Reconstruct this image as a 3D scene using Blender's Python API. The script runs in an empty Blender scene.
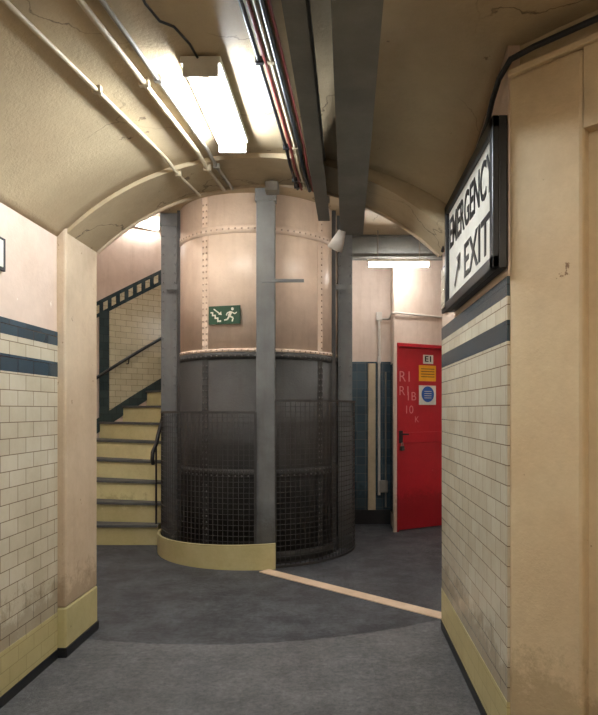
import bpy, bmesh, math
from mathutils import Vector, Matrix
S=bpy.context.scene
COL=S.collection
pi=math.pi
# ------------------------------------------------------------ materials
def srgb(r,g,b):
    f=lambda c:((c/255)/12.92 if c/255<=0.04045 else ((c/255+0.055)/1.055)**2.4)
    return (f(r),f(g),f(b),1)
def newmat(name):
    m=bpy.data.materials.new(name); m.use_nodes=True
    nt=m.node_tree; b=nt.nodes['Principled BSDF']
    return m,nt,b
def N(nt,t,**k):
    n=nt.nodes.new(t)
    for a,v in k.items(): setattr(n,a,v)
    return n
def mix(nt,fac,a,b,mode='MIX'):
    n=N(nt,'ShaderNodeMix',data_type='RGBA',blend_type=mode)
    for s,v in ((n.inputs[0],fac),(n.inputs[6],a),(n.inputs[7],b)):
        if hasattr(v,'links') or isinstance(v,bpy.types.NodeSocket): nt.links.new(v,s)
        else: s.default_value=v
    return n.outputs[2]
def noise(nt,vec,scale,detail=6,rough=.6):
    n=N(nt,'ShaderNodeTexNoise'); n.inputs['Scale'].default_value=scale
    n.inputs['Detail'].default_value=detail; n.inputs['Roughness'].default_value=rough
    nt.links.new(vec,n.inputs['Vector']); return n.outputs['Fac']
def ramp(nt,fac,p0,p1,c0=(0,0,0,1),c1=(1,1,1,1)):
    n=N(nt,'ShaderNodeValToRGB'); e=n.color_ramp.elements
    e[0].position=p0;e[0].color=c0;e[1].position=p1;e[1].color=c1
    nt.links.new(fac,n.inputs[0]); return n.outputs[0]
def pos(nt): return N(nt,'ShaderNodeNewGeometry').outputs['Position']
def bump(nt,b,h,strength=.3,dist=.01):
    n=N(nt,'ShaderNodeBump'); n.inputs['Strength'].default_value=strength; n.inputs['Distance'].default_value=dist
    nt.links.new(h,n.inputs['Height']); nt.links.new(n.outputs[0],b.inputs['Normal'])
def footdirt(nt,p,c):
    # scuffing and mop dirt collected near the floor
    s=N(nt,'ShaderNodeSeparateXYZ'); nt.links.new(p,s.inputs[0])
    ma=N(nt,'ShaderNodeMath',operation='MULTIPLY_ADD'); nt.links.new(noise(nt,p,9,8,.75),ma.inputs[0]); ma.inputs[1].default_value=-.7; nt.links.new(s.outputs['Z'],ma.inputs[2])
    k=ramp(nt,ma.outputs[0],0,.10,(1,1,1,1),(0,0,0,1))
    k2=mix(nt,.5,(0,0,0,1),k)
    return mix(nt,k2,c,mix(nt,1,c,(.42,.36,.28,1),'MULTIPLY'))
def paint(name,c1,c2,scale=3,rough=.55,chips=None,bs=.25,chip_lo=.66,metal=0,spec=.5,finescale=60,cracks=None,streak=0):
    m,nt,b=newmat(name); p=pos(nt)
    f=ramp(nt,noise(nt,p,scale),.35,.65)
    c=mix(nt,f,c1,c2)
    g=ramp(nt,noise(nt,p,scale*7,8,.7),.3,.7)
    c=mix(nt,.25,c,mix(nt,g,(.6,.55,.5,1),(1,1,1,1)),'MULTIPLY')
    if streak:
        mp=N(nt,'ShaderNodeMapping'); mp.inputs['Scale'].default_value=(9,9,.9); nt.links.new(p,mp.inputs[0])
        k=ramp(nt,noise(nt,mp.outputs[0],1.6,6,.6),.5,.72)
        c=mix(nt,mix(nt,streak,(0,0,0,1),k),c,mix(nt,1,c,(.62,.52,.42,1),'MULTIPLY'))
    if chips:
        k=ramp(nt,noise(nt,p,scale*4.3,10,.65),chip_lo,chip_lo+.02)
        c=mix(nt,k,c,chips)
        c=footdirt(nt,p,c)
    if cracks:
        v=N(nt,'ShaderNodeTexVoronoi',feature='DISTANCE_TO_EDGE'); v.inputs['Scale'].default_value=1.3
        wn=N(nt,'ShaderNodeTexNoise'); wn.inputs['Scale'].default_value=3; wn.inputs['Detail'].default_value=6; nt.links.new(p,wn.inputs['Vector'])
        av=N(nt,'ShaderNodeVectorMath',operation='MULTIPLY_ADD'); nt.links.new(wn.outputs['Color'],av.inputs[0]); av.inputs[1].default_value=(.5,.5,.5); nt.links.new(p,av.inputs[2])
        nt.links.new(av.outputs[0],v.inputs['Vector'])
        k=ramp(nt,v.outputs['Distance'],.0,.007,(1,1,1,1),(0,0,0,1))
        k2=ramp(nt,noise(nt,p,1.1,2),.46,.56)
        kk=mix(nt,1,k,k2,'MULTIPLY')
        c=mix(nt,kk,c,cracks)
        # old damp stains / peeled flakes
        k3=ramp(nt,noise(nt,p,1.3,9,.7),.56,.70)
        c=mix(nt,mix(nt,.45,(0,0,0,1),k3),c,mix(nt,1,c,(.66,.52,.36,1),'MULTIPLY'))
    nt.links.new(c,b.inputs['Base Color'])
    b.inputs['Roughness'].default_value=rough; b.inputs['Metallic'].default_value=metal
    b.inputs['Specular IOR Level'].default_value=spec
    bump(nt,b,noise(nt,p,finescale,5,.6),bs,.006)
    return m
def tiles(name,axis,c1,c2,mortar,bw=.152,rh=.076,ms=.0022,offset=.5,rough=.22,z0=0,cx=-.8,cy=6.2,r=2.7):
    m,nt,b=newmat(name); p=pos(nt)
    s=N(nt,'ShaderNodeSeparateXYZ'); nt.links.new(p,s.inputs[0])
    c=N(nt,'ShaderNodeCombineXYZ')
    if axis=='x': nt.links.new(s.outputs['Y'],c.inputs[0])
    elif axis=='y': nt.links.new(s.outputs['X'],c.inputs[0])
    else:
        a=N(nt,'ShaderNodeMath',operation='SUBTRACT'); nt.links.new(s.outputs['X'],a.inputs[0]); a.inputs[1].default_value=cx
        d=N(nt,'ShaderNodeMath',operation='SUBTRACT'); nt.links.new(s.outputs['Y'],d.inputs[0]); d.inputs[1].default_value=cy
        t=N(nt,'ShaderNodeMath',operation='ARCTAN2'); nt.links.new(d.outputs[0],t.inputs[0]); nt.links.new(a.outputs[0],t.inputs[1])
        u=N(nt,'ShaderNodeMath',operation='MULTIPLY'); nt.links.new(t.outputs[0],u.inputs[0]); u.inputs[1].default_value=r
        nt.links.new(u.outputs[0],c.inputs[0])
    zz=N(nt,'ShaderNodeMath',operation='SUBTRACT'); nt.links.new(s.outputs['Z'],zz.inputs[0]); zz.inputs[1].default_value=z0
    nt.links.new(zz.outputs[0],c.inputs[1])
    k=N(nt,'ShaderNodeTexBrick'); k.offset=offset
    nt.links.new(c.outputs[0],k.inputs['Vector'])
    k.inputs['Color1'].default_value=c1;k.inputs['Color2'].default_value=c2;k.inputs['Mortar'].default_value=mortar
    k.inputs['Scale'].default_value=1;k.inputs['Brick Width'].default_value=bw;k.inputs['Row Height'].default_value=rh
    k.inputs['Mortar Size'].default_value=ms;k.inputs['Mortar Smooth'].default_value=.3
    g=ramp(nt,noise(nt,p,4,8,.72),.34,.66)
    col=mix(nt,.4,k.outputs['Color'],mix(nt,g,(.65,.58,.5,1),(1,1,1,1)),'MULTIPLY')
    col=footdirt(nt,p,col)
    nt.links.new(col,b.inputs['Base Color'])
    b.inputs['Roughness'].default_value=rough
    inv=N(nt,'ShaderNodeMath',operation='SUBTRACT'); inv.inputs[0].default_value=1; nt.links.new(k.outputs['Fac'],inv.inputs[1])
    ad=N(nt,'ShaderNodeMath',operation='MULTIPLY_ADD'); nt.links.new(noise(nt,p,14,2,.5),ad.inputs[0]); ad.inputs[1].default_value=.35; nt.links.new(inv.outputs[0],ad.inputs[2])
    bump(nt,b,ad.outputs[0],.35,.004)
    return m
def emit(name,c,s):
    m,nt,b=newmat(name)
    b.inputs['Base Color'].default_value=(.9,.9,.9,1)
    b.inputs['Emission Color'].default_value=c; b.inputs['Emission Strength'].default_value=s
    return m
PINK=paint('pink_plaster',srgb(222,200,182),srgb(210,186,166),2.2,.6,srgb(236,224,210),.3,.68)
PINKL=paint('lobby_plaster',srgb(226,208,194),srgb(216,196,180),2.2,.6,srgb(176,156,142),.3,.72,streak=.25)
VAULT=paint('vault_paint',srgb(200,182,148),srgb(182,162,130),1.6,.5,srgb(124,104,82),.35,.68,cracks=srgb(90,72,54),streak=0)
PIER=paint('pier_plaster',srgb(216,196,160),srgb(204,180,144),2.5,.5,srgb(128,96,66),.3,.69)
PIERL=paint('pier_plaster_left',srgb(208,188,160),srgb(192,170,142),3,.55,srgb(150,124,98),.35,.67,streak=.12)
CREAM=tiles('cream_tile_x','x',srgb(210,202,180),srgb(200,190,166),srgb(128,110,90))
CREAMC=tiles('cream_tile_cyl','c',srgb(220,214,186),srgb(210,204,174),srgb(130,120,90))
YELX=tiles('yellow_tile_x','x',srgb(222,213,160),srgb(216,206,152),srgb(184,172,120),rough=.4)
BLUEX=tiles('blue_tile_x','x',srgb(44,62,72),srgb(56,74,84),srgb(30,36,42))
BLUEY=tiles('blue_tile_y','y',srgb(44,68,84),srgb(66,90,102),srgb(100,108,108),bw=.1,rh=.1,offset=0)
BLUEC=tiles('blue_tile_cyl','c',srgb(46,64,70),srgb(60,78,82),srgb(34,40,44),bw=.12,rh=.1)
YEL=paint('yellow_paint',srgb(226,219,168),srgb(214,206,152),4,.5,srgb(150,140,104),.2,.70)
PINKS=paint('shaft_pink_paint',srgb(226,207,188),srgb(212,191,172),2.5,.36,srgb(176,150,130),.3,.73,streak=.25)
RIVU_SHADE=paint('rivet_shade_upper',srgb(178,156,138),srgb(160,138,120),8,.45,None,.1)  # darker than the shell: the rivets' shadow rings put into their colour
RIVL=paint('rivet_paint_lower',srgb(88,88,86),srgb(76,76,74),8,.45,None,.1)
GREYS=paint('shaft_grey_paint',srgb(66,66,65),srgb(52,52,51),3,.58,srgb(92,91,87),.3,.72,streak=.5,spec=.35)
GREYC=paint('column_grey_paint',srgb(104,107,108),srgb(88,91,92),4,.46,srgb(66,58,50),.2,.74,streak=.4)
BEAM=paint('beam_grey_paint',srgb(124,124,118),srgb(104,104,100),4,.5,srgb(70,60,50),.2,.72)
WIRE=paint('dark_wire',srgb(58,57,56),srgb(46,45,44),8,.5,None,.1)
BLACK=paint('black_paint',srgb(30,31,34),srgb(23,24,26),8,.4,None,.1)
CONDC=paint('cream_conduit',srgb(206,190,160),srgb(188,172,142),6,.45,None,.1)
CONDG=paint('grey_conduit',srgb(160,154,142),srgb(140,134,124),6,.45,None,.1)
CONDW=paint('white_conduit',srgb(214,206,196),srgb(200,192,182),6,.45,None,.1)
CABR=paint('red_cable',srgb(150,66,60),srgb(130,54,48),6,.5,None,.1)
RED=paint('red_door_paint',srgb(186,30,44),srgb(170,22,38),3,.35,srgb(214,120,120),.15,.71)
SCRAT=paint('scratch_paint',srgb(226,150,150),srgb(216,130,134),9,.6,None,.1)
WHITE=paint('white_enamel',srgb(228,226,214),srgb(216,212,198),5,.35,None,.05)
GREEN=paint('green_sign',srgb(36,74,54),srgb(30,66,48),5,.4,None,.05)
YELN=paint('yellow_notice',srgb(236,170,40),srgb(228,160,34),5,.4,None,.05)
BLUEN=paint('blue_notice',srgb(40,92,170),srgb(36,84,160),5,.4,None,.05)
STRIP=paint('floor_strip_mat',srgb(216,192,166),srgb(198,174,148),5,.7,None,.3,.66)
TREAD=paint('tread_dark',srgb(98,100,98),srgb(82,84,82),8,.7,None,.3)
LAMP=emit('tube_diffuser',(.86,.93,1,1),130)
LAMP_FILL=emit('tube_fill',(1,.97,.91,1),82)  # only for the added, unseen fill lamps in the corridor
LAMP2=emit('tube_lobby',(1,.98,.95,1),98)
# floor
def floormat():
    m,nt,b=newmat('floor_asphalt'); p=pos(nt)
    s=N(nt,'ShaderNodeSeparateXYZ'); nt.links.new(p,s.inputs[0])
    v=N(nt,'ShaderNodeVectorMath',operation='DISTANCE'); nt.links.new(p,v.inputs[0]); v.inputs[1].default_value=(-.8,6.2,0)
    wob=N(nt,'ShaderNodeMath',operation='MULTIPLY_ADD'); nt.links.new(noise(nt,p,6,5,.6),wob.inputs[0]); wob.inputs[1].default_value=.06; nt.links.new(v.outputs['Value'],wob.inputs[2])
    a=N(nt,'ShaderNodeMath',operation='LESS_THAN'); nt.links.new(wob.outputs[0],a.inputs[0]); a.inputs[1].default_value=2.66
    d=N(nt,'ShaderNodeMath',operation='GREATER_THAN'); nt.links.new(s.outputs['Y'],d.inputs[0]); d.inputs[1].default_value=4.2
    mx=N(nt,'ShaderNodeMath',operation='MAXIMUM'); nt.links.new(a.outputs[0],mx.inputs[0]); nt.links.new(d.outputs[0],mx.inputs[1])
    n1=ramp(nt,noise(nt,p,3.2,12,.8),.42,.60)
    n2=ramp(nt,noise(nt,p,32,12,.9),.42,.58)
    near=mix(nt,n1,srgb(90,91,93),srgb(116,117,118))
    far=mix(nt,n1,srgb(52,55,59),srgb(86,89,94))
    c=mix(nt,mx.outputs[0],near,far)
    c=mix(nt,.8,c,mix(nt,n2,(.45,.45,.45,1),(1.3,1.3,1.3,1)),'MULTIPLY')
    nt.links.new(c,b.inputs['Base Color']); b.inputs['Roughness'].default_value=.6
    bump(nt,b,noise(nt,p,50,10,.9),1.0,.014)
    return m
FLOOR=floormat()
# ------------------------------------------------------------ helpers
def addmesh(name,bm,mats,smooth=False):
    me=bpy.data.meshes.new(name); bmesh.ops.recalc_face_normals(bm,faces=bm.faces); bm.to_mesh(me); bm.free()
    for m in (mats if isinstance(mats,(list,tuple)) else [mats]): me.materials.append(m)
    if smooth:
        for p in me.polygons: p.use_smooth=True
    o=bpy.data.objects.new(name,me); COL.objects.link(o); return o
def bbox(bm,x0,x1,y0,y1,z0,z1,M=None,mi=0):
    vs=[bm.verts.new((M@Vector(c)) if M else c) for c in
        [(x0,y0,z0),(x1,y0,z0),(x1,y1,z0),(x0,y1,z0),(x0,y0,z1),(x1,y0,z1),(x1,y1,z1),(x0,y1,z1)]]
    for f in [(0,3,2,1),(4,5,6,7),(0,1,5,4),(1,2,6,5),(2,3,7,6),(3,0,4,7)]:
        bm.faces.new([vs[i] for i in f]).material_index=mi
def box(name,x0,x1,y0,y1,z0,z1,mat,bev=0,M=None):
    bm=bmesh.new(); bbox(bm,x0,x1,y0,y1,z0,z1,M)
    o=addmesh(name,bm,mat)
    if bev:
        b=o.modifiers.new('b','BEVEL'); b.width=bev; b.segments=2
    return o
def group(name,objs):
    e=bpy.data.objects.new(name,None); COL.objects.link(e)
    for o in objs: o.parent=e
    return e
def tube(name,pts,r,mat,res=6):
    c=bpy.data.curves.new(name,'CURVE'); c.dimensions='3D'; c.bevel_depth=r; c.bevel_resolution=res//2; c.use_fill_caps=True
    s=c.splines.new('POLY'); s.points.add(len(pts)-1)
    for i,p in enumerate(pts): s.points[i].co=(*p,1)
    c.materials.append(mat)
    o=bpy.data.objects.new(name,c); COL.objects.link(o); return o
CX,CY=-.8,6.2
def pol(a,r,z=0):
    a=math.radians(a); return (CX+r*math.cos(a),CY+r*math.sin(a),z)
def arcwall(name,r0,r1,a0,a1,z0,z1,mat,n=None,smooth=False):
    n=n or max(1,int(abs(a1-a0)/3))
    f0=z0 if callable(z0) else (lambda a:z0); f1=z1 if callable(z1) else (lambda a:z1)
    bm=bmesh.new(); L=[]
    for i in range(n+1):
        a=a0+(a1-a0)*i/n
        L.append([bm.verts.new(pol(a,r0,f0(a))),bm.verts.new(pol(a,r1,f0(a))),bm.verts.new(pol(a,r1,f1(a))),bm.verts.new(pol(a,r0,f1(a)))])
    for i in range(n):
        for j in range(4):
            bm.faces.new([L[i][j],L[i][(j+1)%4],L[i+1][(j+1)%4],L[i+1][j]])
    bm.faces.new(L[0]); bm.faces.new(L[n][::-1])
    o=addmesh(name,bm,mat)
    if smooth:
        for p in o.data.polygons: p.use_smooth=True
        o.data.set_sharp_from_angle(angle=math.radians(40))
    return o
# ------------------------------------------------------------ floor
box('floor',-3.8,3.0,-2.2,9.2,-.1,0,FLOOR)
# ------------------------------------------------------------ corridor walls
def stack(name,x0,x1,y0,y1,dz,ztop,face):
    L=[(0,.05,BLACK,.006),(.05,.25,YELX,.002),(.25,1.53+dz,CREAM,0),(1.53+dz,1.61+dz,BLUEX,.001),(1.61+dz,1.70+dz,CREAM,0),(1.70+dz,1.775+dz,BLUEX,.001),(1.775+dz,ztop,PINK,-.004)]
    out=[]
    for i,(a,b,m,e) in enumerate(L):
        if face>0: out.append(box(f'course_{i}',x0,x1+e,y0,y1,a,b,m))
        else: out.append(box(f'course_{i}',x0-e,x1,y0,y1,a,b,m))
    return group(name,out)
stack('wall_left',-1.68,-1.54,-2.2,3.40,0,2.31,1)
stack('wall_right',.63,.80,2.335,3.84,.08,2.75,-1)
group('wall_pier_left',[box('shaft_plaster',-1.70,-1.495,3.38,3.82,.27,2.36,PIERL,.012),
  box('yellow_base',-1.70,-1.493,3.378,3.822,.0,.27,YEL,.01),
  box('black_foot',-1.70,-1.487,3.372,3.828,0,.055,BLACK,.004)])
d=Vector((.7071,-.7071,0)); nrm=Vector((-.7071,-.7071,0))
MO=Matrix(((d.x,-nrm.x,0,.635),(d.y,-nrm.y,0,2.335),(0,0,1,0),(0,0,0,1)))
group('wall_pier_right',[box('pilaster',0,.285,0,.3,0,2.60,PIER,.014,MO),
  box('recess_panel',.285,1.05,.045,.3,0,2.32,PIER,0,MO),
  box('lintel',.285,1.05,.0,.3,2.32,2.60,PIER,.004,MO),
  box('ledge',-.0,1.05,-.012,.3,2.60,2.625,PIER,.005,MO),
  box('fascia',.01,1.05,.03,.3,2.625,2.80,VAULT,0,MO)])
box('wall_side',1.36,1.5,-2.2,1.75,0,2.8,PIER)
box('wall_rear',-1.7,1.5,-2.3,-2.2,0,2.85,PINK)
# ------------------------------------------------------------ vault
def arcz(x,off=0): 
    dx=x+.45; return 1.24+math.sqrt(max(1.52**2-dx*dx,0))+off
def zr(y): return 2.72 if y<=2.33 else 2.72-(2.72-2.33)*(y-2.33)/(3.84-2.33)
def vz(x,y):
    if x<=.63:
        z=arcz(x)
        if x>-.45: z+=((x+.45)/1.08)**2*(zr(y)-2.31)
        return z
    return zr(y)+.02*(x-.63)
def vault():
    bm=bmesh.new()
    xs=[-1.56+ (2.19)*i/48 for i in range(49)]
    ys=[-2.2,-1,0,1,1.6,2.0,2.33]+[2.33+(3.45-2.33)*i/8 for i in range(1,9)]
    G=[[bm.verts.new((x,y,vz(x,y))) for x in xs] for y in ys]
    for j in range(len(ys)-1):
        for i in range(48): bm.faces.new([G[j][i],G[j][i+1],G[j+1][i+1],G[j+1][i]])
    xs2=[.63,.9,1.2,1.5]
    H=[[G[j][48] if x==.63 else bm.verts.new((x,ys[j],vz(x,ys[j]))) for x in xs2] for j in range(7)]
    for j in range(6):
        for i in range(3): bm.faces.new([H[j][i],H[j][i+1],H[j+1][i+1],H[j+1][i]])
    o=addmesh('ceiling',bm,VAULT,True)
    for f in o.data.polygons:
        if f.normal.z>0: f.flip()
    s=o.modifiers.new('s','SOLIDIFY'); s.thickness=.08; s.offset=-1
    return o
vault()
def portal():
    bm=bmesh.new(); n=40; y0,y1=3.40,3.82
    A=[]
    for i in range(n+1):
        x=-1.50+(2.12)*i/n; z=arcz(x,-.025)
        A.append([bm.verts.new((x,y0,z)),bm.verts.new((x,y1,z)),bm.verts.new((x,y1,3.25)),bm.verts.new((x,y0,3.25))])
    for i in range(n):
        for j in range(4): bm.faces.new([A[i][j],A[i][(j+1)%4],A[i+1][(j+1)%4],A[i+1][j]])
    bm.faces.new(A[0]); bm.faces.new(A[n][::-1])
    return addmesh('arch_ring',bm,VAULT)
def archtrim():
    return tube('arch_bead',[(-1.49+2.10*i/40,3.815,arcz(-1.49+2.10*i/40,-.03)) for i in range(41)],.012,PIERL)
group('wall_portal',[portal(),archtrim(),
  box('portal_left',-3.7,-1.60,3.55,3.82,0,4.1,PINKL),
  box('portal_right',.80,2.5,3.55,3.84,0,3.25,PINKL),
  box('portal_over_left',-1.70,-1.50,3.42,3.82,2.36,4.1,PINKL),
  box('portal_over_right',.62,.8,3.42,3.84,2.35,3.25,PINKL)])
# ------------------------------------------------------------ lobby shell
h=lambda a:.2*(180-a)/7
parts=[arcwall('drum',2.7,2.85,88,245,0,4.15,PINKL,smooth=True),
 arcwall('tile_panel',2.688,2.70,95,144,lambda a:h(a)+.2,lambda a:h(a)+1.55,CREAMC,40),
 arcwall('border_low',2.682,2.70,95,150,lambda a:h(a)+.08,lambda a:h(a)+.26,BLUEC,40),
 arcwall('border_high',2.682,2.70,95,150,lambda a:h(a)+1.52,lambda a:h(a)+1.72,BLUEC,40),
 arcwall('border_side',2.681,2.70,142.2,145,1.2,lambda a:h(a)+1.55,BLUEC,4)]
a=149
while a>96:
    parts.append(arcwall('inlay',2.676,2.69,a-1.25,a,(lambda q:h(q)+1.57),(lambda q:h(q)+1.67),CREAMC,2)); a-=2.5
group('wall_stairwell',parts)
group('wall_back',[box('plaster',-.3,.78,7.35,7.5,0,3.25,PINKL),box('return',-.4,-.3,7.35,9.2,0,4.1,PINKL),
  box('door_return',.602,.64,6.87,7.36,0,3.25,PINKL),
  box('blue_tiles',.10,.60,7.338,7.35,.17,1.88,BLUEY),box('blue_tiles_side',.596,.602,6.90,7.34,.17,1.88,BLUEX),box('skirting',-.3,.6,7.33,7.35,0,.17,BLACK),
  box('pale_pilaster',.33,.42,7.31,7.345,.17,1.90,CONDC,.006),
  box('tile_cap',.10,.60,7.332,7.35,1.88,1.92,BLUEY)])
dd=Vector((.865,.502,0)).normalized(); MD=Matrix(((dd.x,-dd.y,0,.60),(dd.y,dd.x,0,6.84),(0,0,1,0),(0,0,0,1)))
group('wall_door',[box('left_strip',0,.035,0,.03,0,3.25,PINKL,0,MD),box('over',.035,.86,0,.04,2.09,3.25,PINKL,0,MD),
  box('right_part',.86,2.4,0,.3,0,3.25,PINKL,0,MD)])
# door
dp=[box('leaf',.05,.845,.03,.075,.01,2.06,RED,.004,MD),
 box('frame_left',.035,.055,-.012,.04,0,2.09,RED,.003,MD),box('frame_right',.84,.865,-.012,.08,0,2.09,RED,.003,MD),
 box('frame_head',.035,.865,-.012,.08,2.055,2.095,RED,.003,MD),
 box('lock_rail',.055,.84,.02,.035,.98,1.10,RED,.003,MD),
 box('lock_plate',.075,.125,.012,.035,.98,1.12,BLACK,.003,MD),
 box('padlock_body',.08,.12,-.03,.012,.90,.95,WIRE,.006,MD),
 tube('door_handle',[MD@Vector((.10,.02,1.08)),MD@Vector((.10,-.03,1.08)),MD@Vector((.17,-.03,1.08))],.009,BLACK),
 tube('padlock_shackle',[MD@Vector((.09,-.01,.95)),MD@Vector((.09,-.01,.985)),MD@Vector((.11,-.01,.985)),MD@Vector((.11,-.01,.95))],.004,CONDG),
 box('notice_number',.42,.56,.022,.03,1.88,1.98,WHITE,0,MD),
 box('notice_yellow',.36,.60,.022,.03,1.68,1.86,YELN,0,MD),
 box('notice_white',.36,.60,.022,.03,1.41,1.63,WHITE,0,MD)]
bm=bmesh.new(); bmesh.ops.create_circle(bm,cap_ends=True,segments=32,radius=.09)
o=addmesh('blue_disc',bm,BLUEN); o.matrix_world=MD@Matrix.Translation((.48,.019,1.53))@Matrix.Rotation(pi/2,4,'X'); dp.append(o)
for i,z in enumerate((1.82,1.79,1.76,1.73)): dp.append(box('notice_text',.385,.575,.019,.023,z-.004,z+.003,BLACK,0,MD))
for i,z in enumerate((1.56,1.535,1.51,1.485)): dp.append(box('disc_text',.43,.53,.015,.019,z,z+.006,WHITE,0,MD))
def text(s,M,size,mat,wid=None,ext=.001,bold=.0,name='lettering'):
    c=bpy.data.curves.new(name,'FONT'); c.body=s; c.size=size; c.extrude=ext; c.offset=bold
    c.align_x='CENTER'; c.align_y='CENTER'; c.materials.append(mat)
    o=bpy.data.objects.new(name,c); COL.objects.link(o)
    bpy.context.view_layer.update()
    w=o.dimensions.x
    sx=(wid/w) if wid else 1
    o.matrix_world=M@Matrix.Diagonal((sx,1,1,1)); return o
MT=lambda x,y,z: MD@Matrix.Translation((x,y,z))@Matrix.Rotation(pi/2,4,'X')
dp.append(text('E1',MT(.49,.019,1.93),.09,BLACK,.09,bold=.002))
for s_,x_,z_,sz in (('R1',.17,1.72,.17),('R1',.16,1.56,.15),('1B',.25,1.50,.14),('10',.22,1.35,.13),('K',.33,1.24,.10)):
    t=text(s_,MT(x_,.0285,z_),sz,SCRAT,None,.0008,bold=-.001,name='graffiti'); dp.append(t)
group('door_1',dp)
box('wall_lobby_right',2.5,2.65,3.6,8.2,0,3.25,PINKL)
box('ceiling_lobby',-1.72,2.7,3.45,8.3,3.25,3.35,VAULT)
box('ceiling_stairwell',-3.8,-.3,3.5,9.2,4.1,4.2,PINKL)
box('wall_stairwell_fascia',-1.74,-1.68,3.82,8.0,3.25,4.1,PINKL)
box('wall_stairwell_fascia_rear',-1.7,-.3,8.25,8.31,3.25,4.1,PINKL)
def ibeam(name,p0,p1,w,hh,mat,tf=.014,tw=.012):
    p0=Vector(p0);p1=Vector(p1); L=(p1-p0).length; x=(p1-p0).normalized(); z=Vector((0,0,1)); y=z.cross(x)
    M=Matrix(((x.x,y.x,0,p0.x),(x.y,y.y,0,p0.y),(0,0,1,p0.z),(0,0,0,1)))
    bm=bmesh.new()
    bbox(bm,0,L,-w/2,w/2,0,tf,M); bbox(bm,0,L,-w/2,w/2,hh-tf,hh,M); bbox(bm,0,L,-tw/2,tw/2,tf,hh-tf,M)
    return addmesh(name,bm,mat),M
ibeam('steel_girder',(-.0,6.78,3.0),(2.3,6.78,3.0),.12,.25,BEAM)
def batten(name,M,L,mat,w=.13,stand=0):
    ps=[box('tray',-L/2,L/2,-w/2,w/2,-.028,0,WHITE,.004,M)]
    for sy in ((-w/4,w/4) if w>.1 else (0,)):
        ps.append(tube('fluorescent_tube',[M@Vector((-L/2+.012,sy,-.056)),M@Vector((L/2-.012,sy,-.056))],.019,mat))
    for sx in (-1,1):
        ps.append(box('socket',min(sx*L/2,sx*(L/2-.014)),max(sx*L/2,sx*(L/2-.014)),-w/2+.01,w/2-.01,-.08,-.02,WHITE,.003,M))
    if stand:
        for sx in (-L/3,L/3):
            ps.append(tube('hanger',[M@Vector((sx,0,0)),M@Vector((sx,0,stand))],.006,CONDG))
    return group('fluorescent_light',ps)
R90=Matrix.Rotation(pi/2,4,'Z')
batten('a',Matrix.Translation((-.55,2.81,2.745))@R90,.74,LAMP,.16)
batten('a2_fill',Matrix.Translation((-.62,-.3,2.735))@R90,.74,LAMP_FILL,.16)  # unseen lamp added behind the camera to light pier and foreground
batten('a3_fill',Matrix.Translation((.55,.35,2.68))@R90,.74,LAMP_FILL,.16)  # unseen lamp added to brighten the right side, where the beams block light
batten('b',Matrix.Translation((.62,6.56,2.94)),.66,LAMP2,.07,.31)
batten('c',Matrix.Translation((.95,4.6,3.25))@R90,.66,LAMP2,.12)  # hidden behind the portal, added to light the shaft
batten('d',Matrix.Translation((-1.2,4.25,3.25)),.66,LAMP2,.12)  # second hidden lobby lamp, added for light on the shaft
aw=math.radians(134)
MW=Matrix.Translation(pol(134,2.70,3.80))@Matrix.Rotation(aw-pi/2,4,'Z')@Matrix.Rotation(-pi/2,4,'X')
batten('e',MW,.6,LAMP2,.10)
batten('f',Matrix.Translation((-2.6,5.0,4.1))@R90,.66,LAMP2,.12)
# ------------------------------------------------------------ stairs
def stairs():
    ps=[]
    for k in range(12):
        a1=180-7*k; a0=a1-7 if k<11 else a1-6
        z=.2*(k+1)
        bm=bmesh.new(); n=4; L=[]
        for i in range(n+1):
            a=a1+(a0-a1)*i/n
            L.append([bm.verts.new(pol(a,1.02,0)),bm.verts.new(pol(a,2.698,0)),bm.verts.new(pol(a,2.698,z)),bm.verts.new(pol(a,1.02,z))])
        for i in range(n):
            for j in range(4):
                f=bm.faces.new([L[i][j],L[i][(j+1)%4],L[i+1][(j+1)%4],L[i+1][j]]); f.material_index=1 if j==2 else 0
        bm.faces.new(L[0]); bm.faces.new(L[n][::-1])
        ps.append(addmesh(f'step_{k}',bm,[YEL,TREAD]))
        bm=bmesh.new(); q=math.radians(a1); M=Matrix.Translation((CX,CY,0))@Matrix.Rotation(q,4,'Z')
        bbox(bm,1.02,2.69,-.04,.02,z-.022,z+.004,M); ps.append(addmesh(f'nosing_{k}',bm,TREAD))
    return group('spiral_staircase',ps)
stairs()
ps=[tube('rail',[pol(a,2.62,h(a)+.80) for a in range(165,98,-2)],.02,BLACK)]
for a in (160,148,137,125,112): ps.append(tube('bracket',[pol(a,2.62,h(a)+.79),pol(a,2.64,h(a)+.72),pol(a,2.70,h(a)+.72)],.008,BLACK))
group('wall_handrail',ps)
ps=[tube('rail',[pol(184,1.05,.82),pol(186,1.05,.86),pol(185,1.05,.93),pol(181,1.05,.97)]+[pol(a,1.05,h(a)+.95) for a in range(178,110,-3)],.02,BLACK)]
for a in (178,157,136,115): ps.append(tube('baluster',[pol(a,1.05,h(a)+.05),pol(a,1.05,h(a)+.95)],.01,BLACK))
group('stair_handrail',ps)
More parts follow.
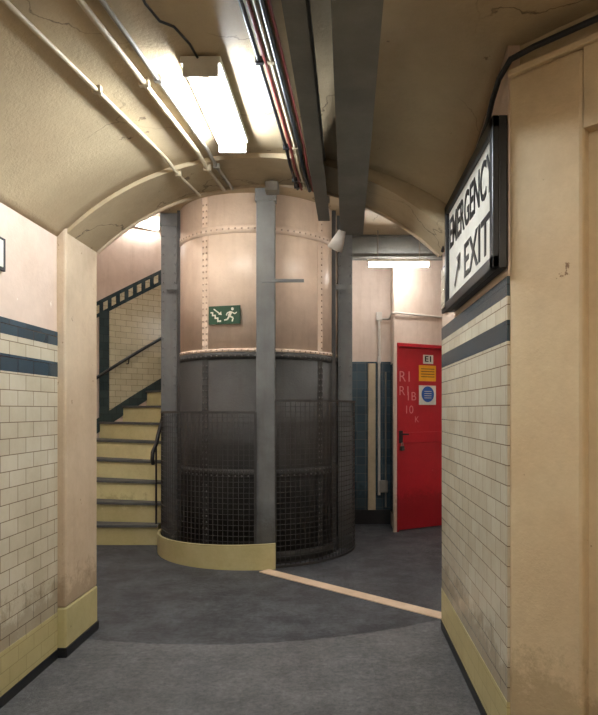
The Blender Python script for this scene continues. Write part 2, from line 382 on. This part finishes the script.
# ------------------------------------------------------------ lift shaft
R=.78
def rivets(name,plist,rad,mat):
    bm=bmesh.new()
    for (p,nv) in plist:
        q=Vector(nv).to_track_quat('Z','Y').to_matrix().to_4x4(); M=Matrix.Translation(p)@q
        rings=[]
        for (rr,zz) in ((1,0),(.8,.55)):
            rings.append([bm.verts.new(M@Vector((rad*rr*math.cos(t*pi/3),rad*rr*math.sin(t*pi/3),rad*zz))) for t in range(6)])
        top=bm.verts.new(M@Vector((0,0,rad*.9)))
        for t in range(6):
            bm.faces.new([rings[0][t],rings[0][(t+1)%6],rings[1][(t+1)%6],rings[1][t]])
            bm.faces.new([rings[1][t],rings[1][(t+1)%6],top])
    return addmesh(name,bm,mat,True)
ZG=1.86
def shell(name,z0,z1,r,mat):
    bm=bmesh.new(); n=96
    A=[bm.verts.new(pol(360*i/n,r,z0)) for i in range(n)]; B=[bm.verts.new(pol(360*i/n,r,z1)) for i in range(n)]
    for i in range(n): bm.faces.new([A[i],A[(i+1)%n],B[(i+1)%n],B[i]])
    bm.faces.new(A[::-1]); bm.faces.new(B)
    o=addmesh(name,bm,mat)
    for p in o.data.polygons: p.use_smooth=abs(p.normal.z)<.5
    return o
sp=[shell('shell_grey',0,ZG,R,GREYS),shell('shell_pink',ZG,3.249,R,PINKS)]
sp+=[shell('strap_pink',2.90,2.98,R+.005,PINKS),shell('strap_grey',.75,.83,R+.005,GREYS),shell('strap_mid',ZG-.06,ZG,R+.006,GREYS),shell('strap_mid_up',ZG,ZG+.03,R+.006,PINKS),
     shell('base_ring',0,.1,R+.02,GREYS)]
up=[];lo=[]
def nv(a): a=math.radians(a); return (math.cos(a),math.sin(a),0)
st=360/84
for i in range(84):
    a=i*st
    for z in (2.94,): up.append((pol(a,R+.005,z),nv(a)))
    up.append((pol(a,R+.006,ZG+.015),nv(a)))
    lo.append((pol(a,R+.006,ZG-.035),nv(a)))
    for z in (.77,.81): lo.append((pol(a,R+.005,z),nv(a)))
for sa in (239,322,45,140):
    for (z0,z1,mt,lst) in ((ZG+.03,2.90,PINKS,up),(.83,ZG-.06,GREYS,lo),(.1,.75,GREYS,lo),(2.98,3.245,PINKS,up)):
        sp.append(arcwall('butt_strap',R-.01,R+.005,sa-2.4,sa+2.4,z0,z1,mt,3))
        z=z0+.03
        while z<z1-.02:
            if sa!=322 or mt is GREYS: lst.append((pol(sa-1.4,R+.005,z),nv(sa-1.4)))
            lst.append((pol(sa+1.4,R+.005,z),nv(sa+1.4))); z+=.055
sp.append(rivets('rivets_pink',up,.0095,RIVU_SHADE)); sp.append(rivets('rivets_grey',lo,.0095,RIVL))
sp.append(box('bracket_bar',-.66,-.30,5.16,5.175,2.415,2.44,GREYC))
group('lift_shaft',sp)
def column(x,y,w,dp,z0,z1,ang=0,riv=True,rail=None):
    M=Matrix.Translation((x,y,0))@Matrix.Rotation(ang,4,'Z')
    bm=bmesh.new()
    bbox(bm,-w/2,w/2,-dp/2,-dp/2+.014,z0,z1,M); bbox(bm,-w/2,w/2,dp/2-.014,dp/2,z0,z1,M); bbox(bm,-.008,.008,-dp/2+.014,dp/2-.014,z0,z1,M)
    bbox(bm,-w/2-.01,w/2+.01,-dp/2-.006,dp/2+.006,z1-.12,z1,M)
    a=addmesh('h_section',bm,GREYC); ps=[a]
    if riv:
        L=[]; z=z0+.15
        while z<z1-.15:
            for sx in (-w/2+.02,w/2-.02): L.append((M@Vector((sx,-dp/2,z)),M.to_3x3()@Vector((0,-1,0))))
            z+=.09
        ps.append(rivets('bolts',L,.009,GREYC))
    if rail:
        rx,ry=rail
        ps.append(box('guide_rail',rx-.02,rx+.02,ry-.03,ry+.03,0,3.25,WIRE,.003))
        ps.append(box('rail_clip',min(rx,x),max(rx,x),ry-.01,ry+.01,2.5,2.55,GREYC))
    return group('steel_column',ps)
column(-.635,5.315,.155,.08,0,3.25,0,False)
column(-1.655,6.05,.15,.11,0,3.25,0,True,(-1.53,5.93))
column(.05,6.12,.14,.11,0,3.25,0,True,(-.06,5.93))
# mesh guard
RM=.945
def ringbar(bm,a0,a1,z,r,t,step=2.5):
    n=int(abs(a1-a0)/step); L=[]
    for i in range(n+1):
        a=a0+(a1-a0)*i/n
        L.append([bm.verts.new(pol(a,r-t,z-t)),bm.verts.new(pol(a,r+t,z-t)),bm.verts.new(pol(a,r+t,z+t)),bm.verts.new(pol(a,r-t,z+t))])
    for i in range(n):
        for j in range(4): bm.faces.new([L[i][j],L[i][(j+1)%4],L[i+1][(j+1)%4],L[i+1][j]])
    bm.faces.new(L[0]);bm.faces.new(L[n][::-1])
def guard(a0,a1,zb,zt):
    bm=bmesh.new(); t=.0022; st=.046; da=math.degrees(st/RM)
    a=a0
    while a<=a1:
        M=Matrix.Translation((CX,CY,0))@Matrix.Rotation(math.radians(a),4,'Z')
        bbox(bm,RM-t,RM+t,-t,t,zb,zt,M); a+=da
    z=zb
    while z<zt: ringbar(bm,a0,a1,z,RM,t); z+=st
    mesh=addmesh('wire_grid',bm,WIRE)
    bm=bmesh.new(); ringbar(bm,a0,a1,zt,RM,.010); ringbar(bm,a0,a1,zb+.012,RM,.010)
    for a in (a0,a1,a0+(a1-a0)/2):
        M=Matrix.Translation((CX,CY,0))@Matrix.Rotation(math.radians(a),4,'Z'); bbox(bm,RM-.008,RM+.008,-.012,.012,0,zt,M)
    return group('wire_mesh_guard',[mesh,addmesh('frame',bm,WIRE)])
guard(110,275,.0,1.33); guard(285,445,0,1.43)
arcwall('yellow_kerb',.962,.985,178,285,0,lambda a:.17+.05*(a-178)/107,YEL,50,True)
# exit sign on shaft
MS=Matrix.Translation(pol(255,R+.034,2.18))@Matrix.Rotation(math.radians(255-270),4,'Z')
es=[box('plate',-.15,.15,0,.01,-.08,.08,GREEN,.002,MS),box('standoff',-.05,.05,.01,.032,-.03,.03,GREEN,0,MS)]
def poly(name,pts,mat,M,y=-.002):
    bm=bmesh.new(); f=bm.faces.new([bm.verts.new(M@Vector((x,y,z))) for x,z in pts])
    e=bmesh.ops.extrude_face_region(bm,geom=[f]); 
    for v in e['geom']:
        if isinstance(v,bmesh.types.BMVert): v.co+=M.to_3x3()@Vector((0,.003,0))
    return addmesh(name,bm,mat)
def limb(a,b,w):
    a=Vector(a);b=Vector(b);p=(b-a).normalized(); q=Vector((-p.y,p.x))*w/2
    return [tuple(a+q),tuple(a-q),tuple(b-q),tuple(b+q)]
for A,B,w in (((.065,.028),(.045,-.012),.026),((.05,-.01),(.085,-.028),.014),((.085,-.028),(.075,-.06),.012),((.048,-.01),(.03,-.04),.014),((.03,-.04),(.0,-.045),.012),
              ((.065,.025),(.10,.008),.010),((.10,.008),(.12,.02),.009),((.06,.025),(.03,.018),.010),((.03,.018),(.02,-.005),.009)):
    es.append(poly('figure_limb',limb(A,B,w),WHITE,MS))
es.append(poly('figure_head',[(.078+.013*math.cos(t*pi/6),.05+.013*math.sin(t*pi/6)) for t in range(12)],WHITE,MS))
es.append(poly('stairs_pictogram',[(-.03,-.06),(-.03,-.045),(-.055,-.045),(-.055,-.02),(-.08,-.02),(-.08,.005),(-.105,.005),(-.105,.03),(-.13,.03),(-.13,.018),(-.117,.018),(-.117,-.007),(-.092,-.007),(-.092,-.032),(-.067,-.032),(-.067,-.06)],WHITE,MS))
es.append(poly('arrow',limb((-.10,.055),(-.04,.01),.01),WHITE,MS)); es.append(poly('arrow_head',[(-.025,0),(-.03,.032),(-.055,.005)],WHITE,MS))
group('fire_exit_sign',es)
# ------------------------------------------------------------ emergency exit sign
y0,y1,z0,z1=2.33,3.40,1.885,2.46
xs=.585
em=[box('back',xs+.012,.629,y0,y1,z0,z1,BLACK,.004),box('face',xs+.006,xs+.014,y0+.05,y1-.05,z0+.05,z1-.05,WHITE)]
for n_,b_ in (('frame_top',(y0,y1,z1-.05,z1)),('frame_bottom',(y0,y1,z0,z0+.05)),('frame_near',(y0,y0+.05,z0,z1)),('frame_far',(y1-.05,y1,z0,z1))):
    em.append(box(n_,xs-.012,xs+.014,b_[0],b_[1],b_[2],b_[3],BLACK,.005))
def MX(y,z,x=xs+.004): return Matrix(((0,0,-1,x),(-1,0,0,y),(0,1,0,z),(0,0,0,1)))
em.append(text('EMERGENCY',MX((y0+y1)/2,2.28),.225,BLACK,.94,bold=.003))
em.append(text('EXIT',MX(2.70,2.045),.225,BLACK,.50,bold=.003))
Mx=MX(3.12,2.04)@Matrix.Rotation(math.radians(225),4,'Z')
def polyM(name,pts,mat,M):
    bm=bmesh.new(); f=bm.faces.new([bm.verts.new(M@Vector((x,z,.002))) for x,z in pts])
    return addmesh(name,bm,mat)
em.append(polyM('arrow_shaft',limb((-.08,.0),(.08,0),.03),BLACK,Mx)); em.append(polyM('arrow_head',[(-.12,0),(-.05,.06),(-.05,-.06)],BLACK,Mx))
group('emergency_exit_sign',em)
group('small_wall_sign',[box('plate',.612,.629,3.52,3.74,1.93,2.20,BLACK,.003),box('face',.606,.613,3.54,3.72,1.95,2.18,CREAM)])
group('poster_frame',[box('plate',-1.539,-1.525,2.55,2.83,1.98,2.13,BLACK,.003),box('face',-1.528,-1.520,2.565,2.80,1.995,2.115,WHITE)])
# ------------------------------------------------------------ ceiling steelwork & conduits
ibeam('steel_beam',(.01,-1.5,2.55),(.08,4.25,2.55),.155,.19,BEAM)
ibeam('steel_beam',(-.20,-1.5,2.60),(-.105,4.1,2.60),.075,.13,BEAM)
def onv(x,y,dz=.018): return (x,y,(vz(x,y) if y<3.4 else min(vz(x,3.4),arcz(x,-.025)))-dz)
def conduit(pts,r,mat,name='ceiling_conduit',clips=True):
    P=[]
    for (a,b) in zip(pts[:-1],pts[1:]):
        for i in range(10): 
            t=i/10; x=a[0]+(b[0]-a[0])*t; y=a[1]+(b[1]-a[1])*t; P.append(onv(x,y,r+.006))
    P.append(onv(*pts[-1],r+.006))
    ps=[tube('pipe',P,r,mat)]
    if clips:
        for i in range(3,len(P),5):
            p=Vector(P[i]); ps.append(box('saddle',p.x-r*1.9,p.x+r*1.9,p.y-.012,p.y+.012,p.z-r*1.2,p.z+r+.012,mat,.003))
    return group(name,ps)
conduit([(-1.22,-1),(-1.04,1.97),(-.86,3.8)],.009,CONDC)
conduit([(-.98,-1),(-.85,2.03),(-.71,3.8)],.011,CONDC)
conduit([(-.92,-1),(-.79,2.03),(-.66,3.8)],.009,CONDG)
for i,(m,r) in enumerate(((BLACK,.009),(CABR,.008),(CONDC,.008),(BLACK,.010),(CABR,.007))):
    o=i*.024
    conduit([(-.40+o,-1),(-.345+o,2.0),(-.27+o,3.6),(-.26+o,3.81)],r,m,'ceiling_cable',i in(0,2))
group('lamp_flex',[tube('flex',[onv(-.66,1.6),onv(-.66,2.1),onv(-.64,2.2),onv(-.60,2.24),onv(-.57,2.35),onv(-.56,2.45)],.005,BLACK)])
tube('wall_cable',[(.612,3.7,2.30),(.612,3.0,2.46),(.606,2.55,2.53),(.60,2.44,2.57),(.605,2.36,2.61),(.63,2.29,2.645),(.70,2.235,2.66),(.82,2.115,2.66),(.97,1.965,2.66),(1.2,1.735,2.66)],.011,BLACK)
group('junction_box',[box('body',-.45,-.37,3.70,3.78,2.66,2.72,CONDG,.006),tube('stem',[(-.41,3.74,2.72),(-.41,3.74,2.76)],.01,CONDG)])
bm=bmesh.new(); bmesh.ops.create_cone(bm,cap_ends=True,segments=24,radius1=.055,radius2=.025,depth=.13)
o=addmesh('horn',bm,CONDW,True); o.matrix_world=Matrix.Translation((-.01,4.16,2.49))@Matrix.Rotation(math.radians(25),4,'Y')@Matrix.Rotation(math.radians(20),4,'X')
group('loudspeaker',[o,tube('bracket',[(-.01,4.16,2.53),(.04,4.16,2.56)],.01,CONDG)])
q=lambda s,z,o=-.02: tuple(MD@Vector((s,o,z)))
group('wall_conduit',[tube('pipe_down',[(.46,7.29,.35),(.46,7.29,2.46)],.016,CONDW),
 tube('pipe_across',[(.44,7.29,2.42),(.575,7.29,2.42),(.575,6.84,2.42),q(.01,2.42,-.03),q(.6,2.42),q(.95,2.42),q(.96,2.3)],.012,CONDW),
 tube('pipe_side',[(.54,7.325,.2),(.54,7.325,1.8)],.01,CONDG),
 box('box_top',.425,.495,7.27,7.35,2.40,2.50,CONDW,.006),box('switch_box',.46,.56,7.27,7.34,.38,.52,CONDG,.008),
 box('tee',.44,.48,7.265,7.31,1.9,1.98,CONDW,.005)])
p0=Vector((-.66,5.22,0)); p1=Vector((.70,4.03,0)); x=(p1-p0).normalized()
Ms=Matrix(((x.x,-x.y,0,p0.x),(x.y,x.x,0,p0.y),(0,0,1,0),(0,0,0,1)))
box('floor_strip',.03,(p1-p0).length,-.055,.055,0,.006,STRIP,0,Ms)
# ------------------------------------------------------------ world, camera
w=bpy.data.worlds.new('w'); S.world=w; w.use_nodes=True
w.node_tree.nodes['Background'].inputs[0].default_value=(.02,.02,.02,1)
cam=bpy.data.cameras.new('camera'); co=bpy.data.objects.new('camera',cam); COL.objects.link(co); S.camera=co
co.location=(0,0,1.35); co.rotation_euler=(pi/2,0,0)
cam.sensor_fit='HORIZONTAL'; cam.sensor_width=36; cam.lens=36*620/598; cam.shift_x=-41/598; cam.shift_y=52.5/598
cam.clip_start=.05
S.view_settings.view_transform='Standard'
S.view_settings.exposure=.12
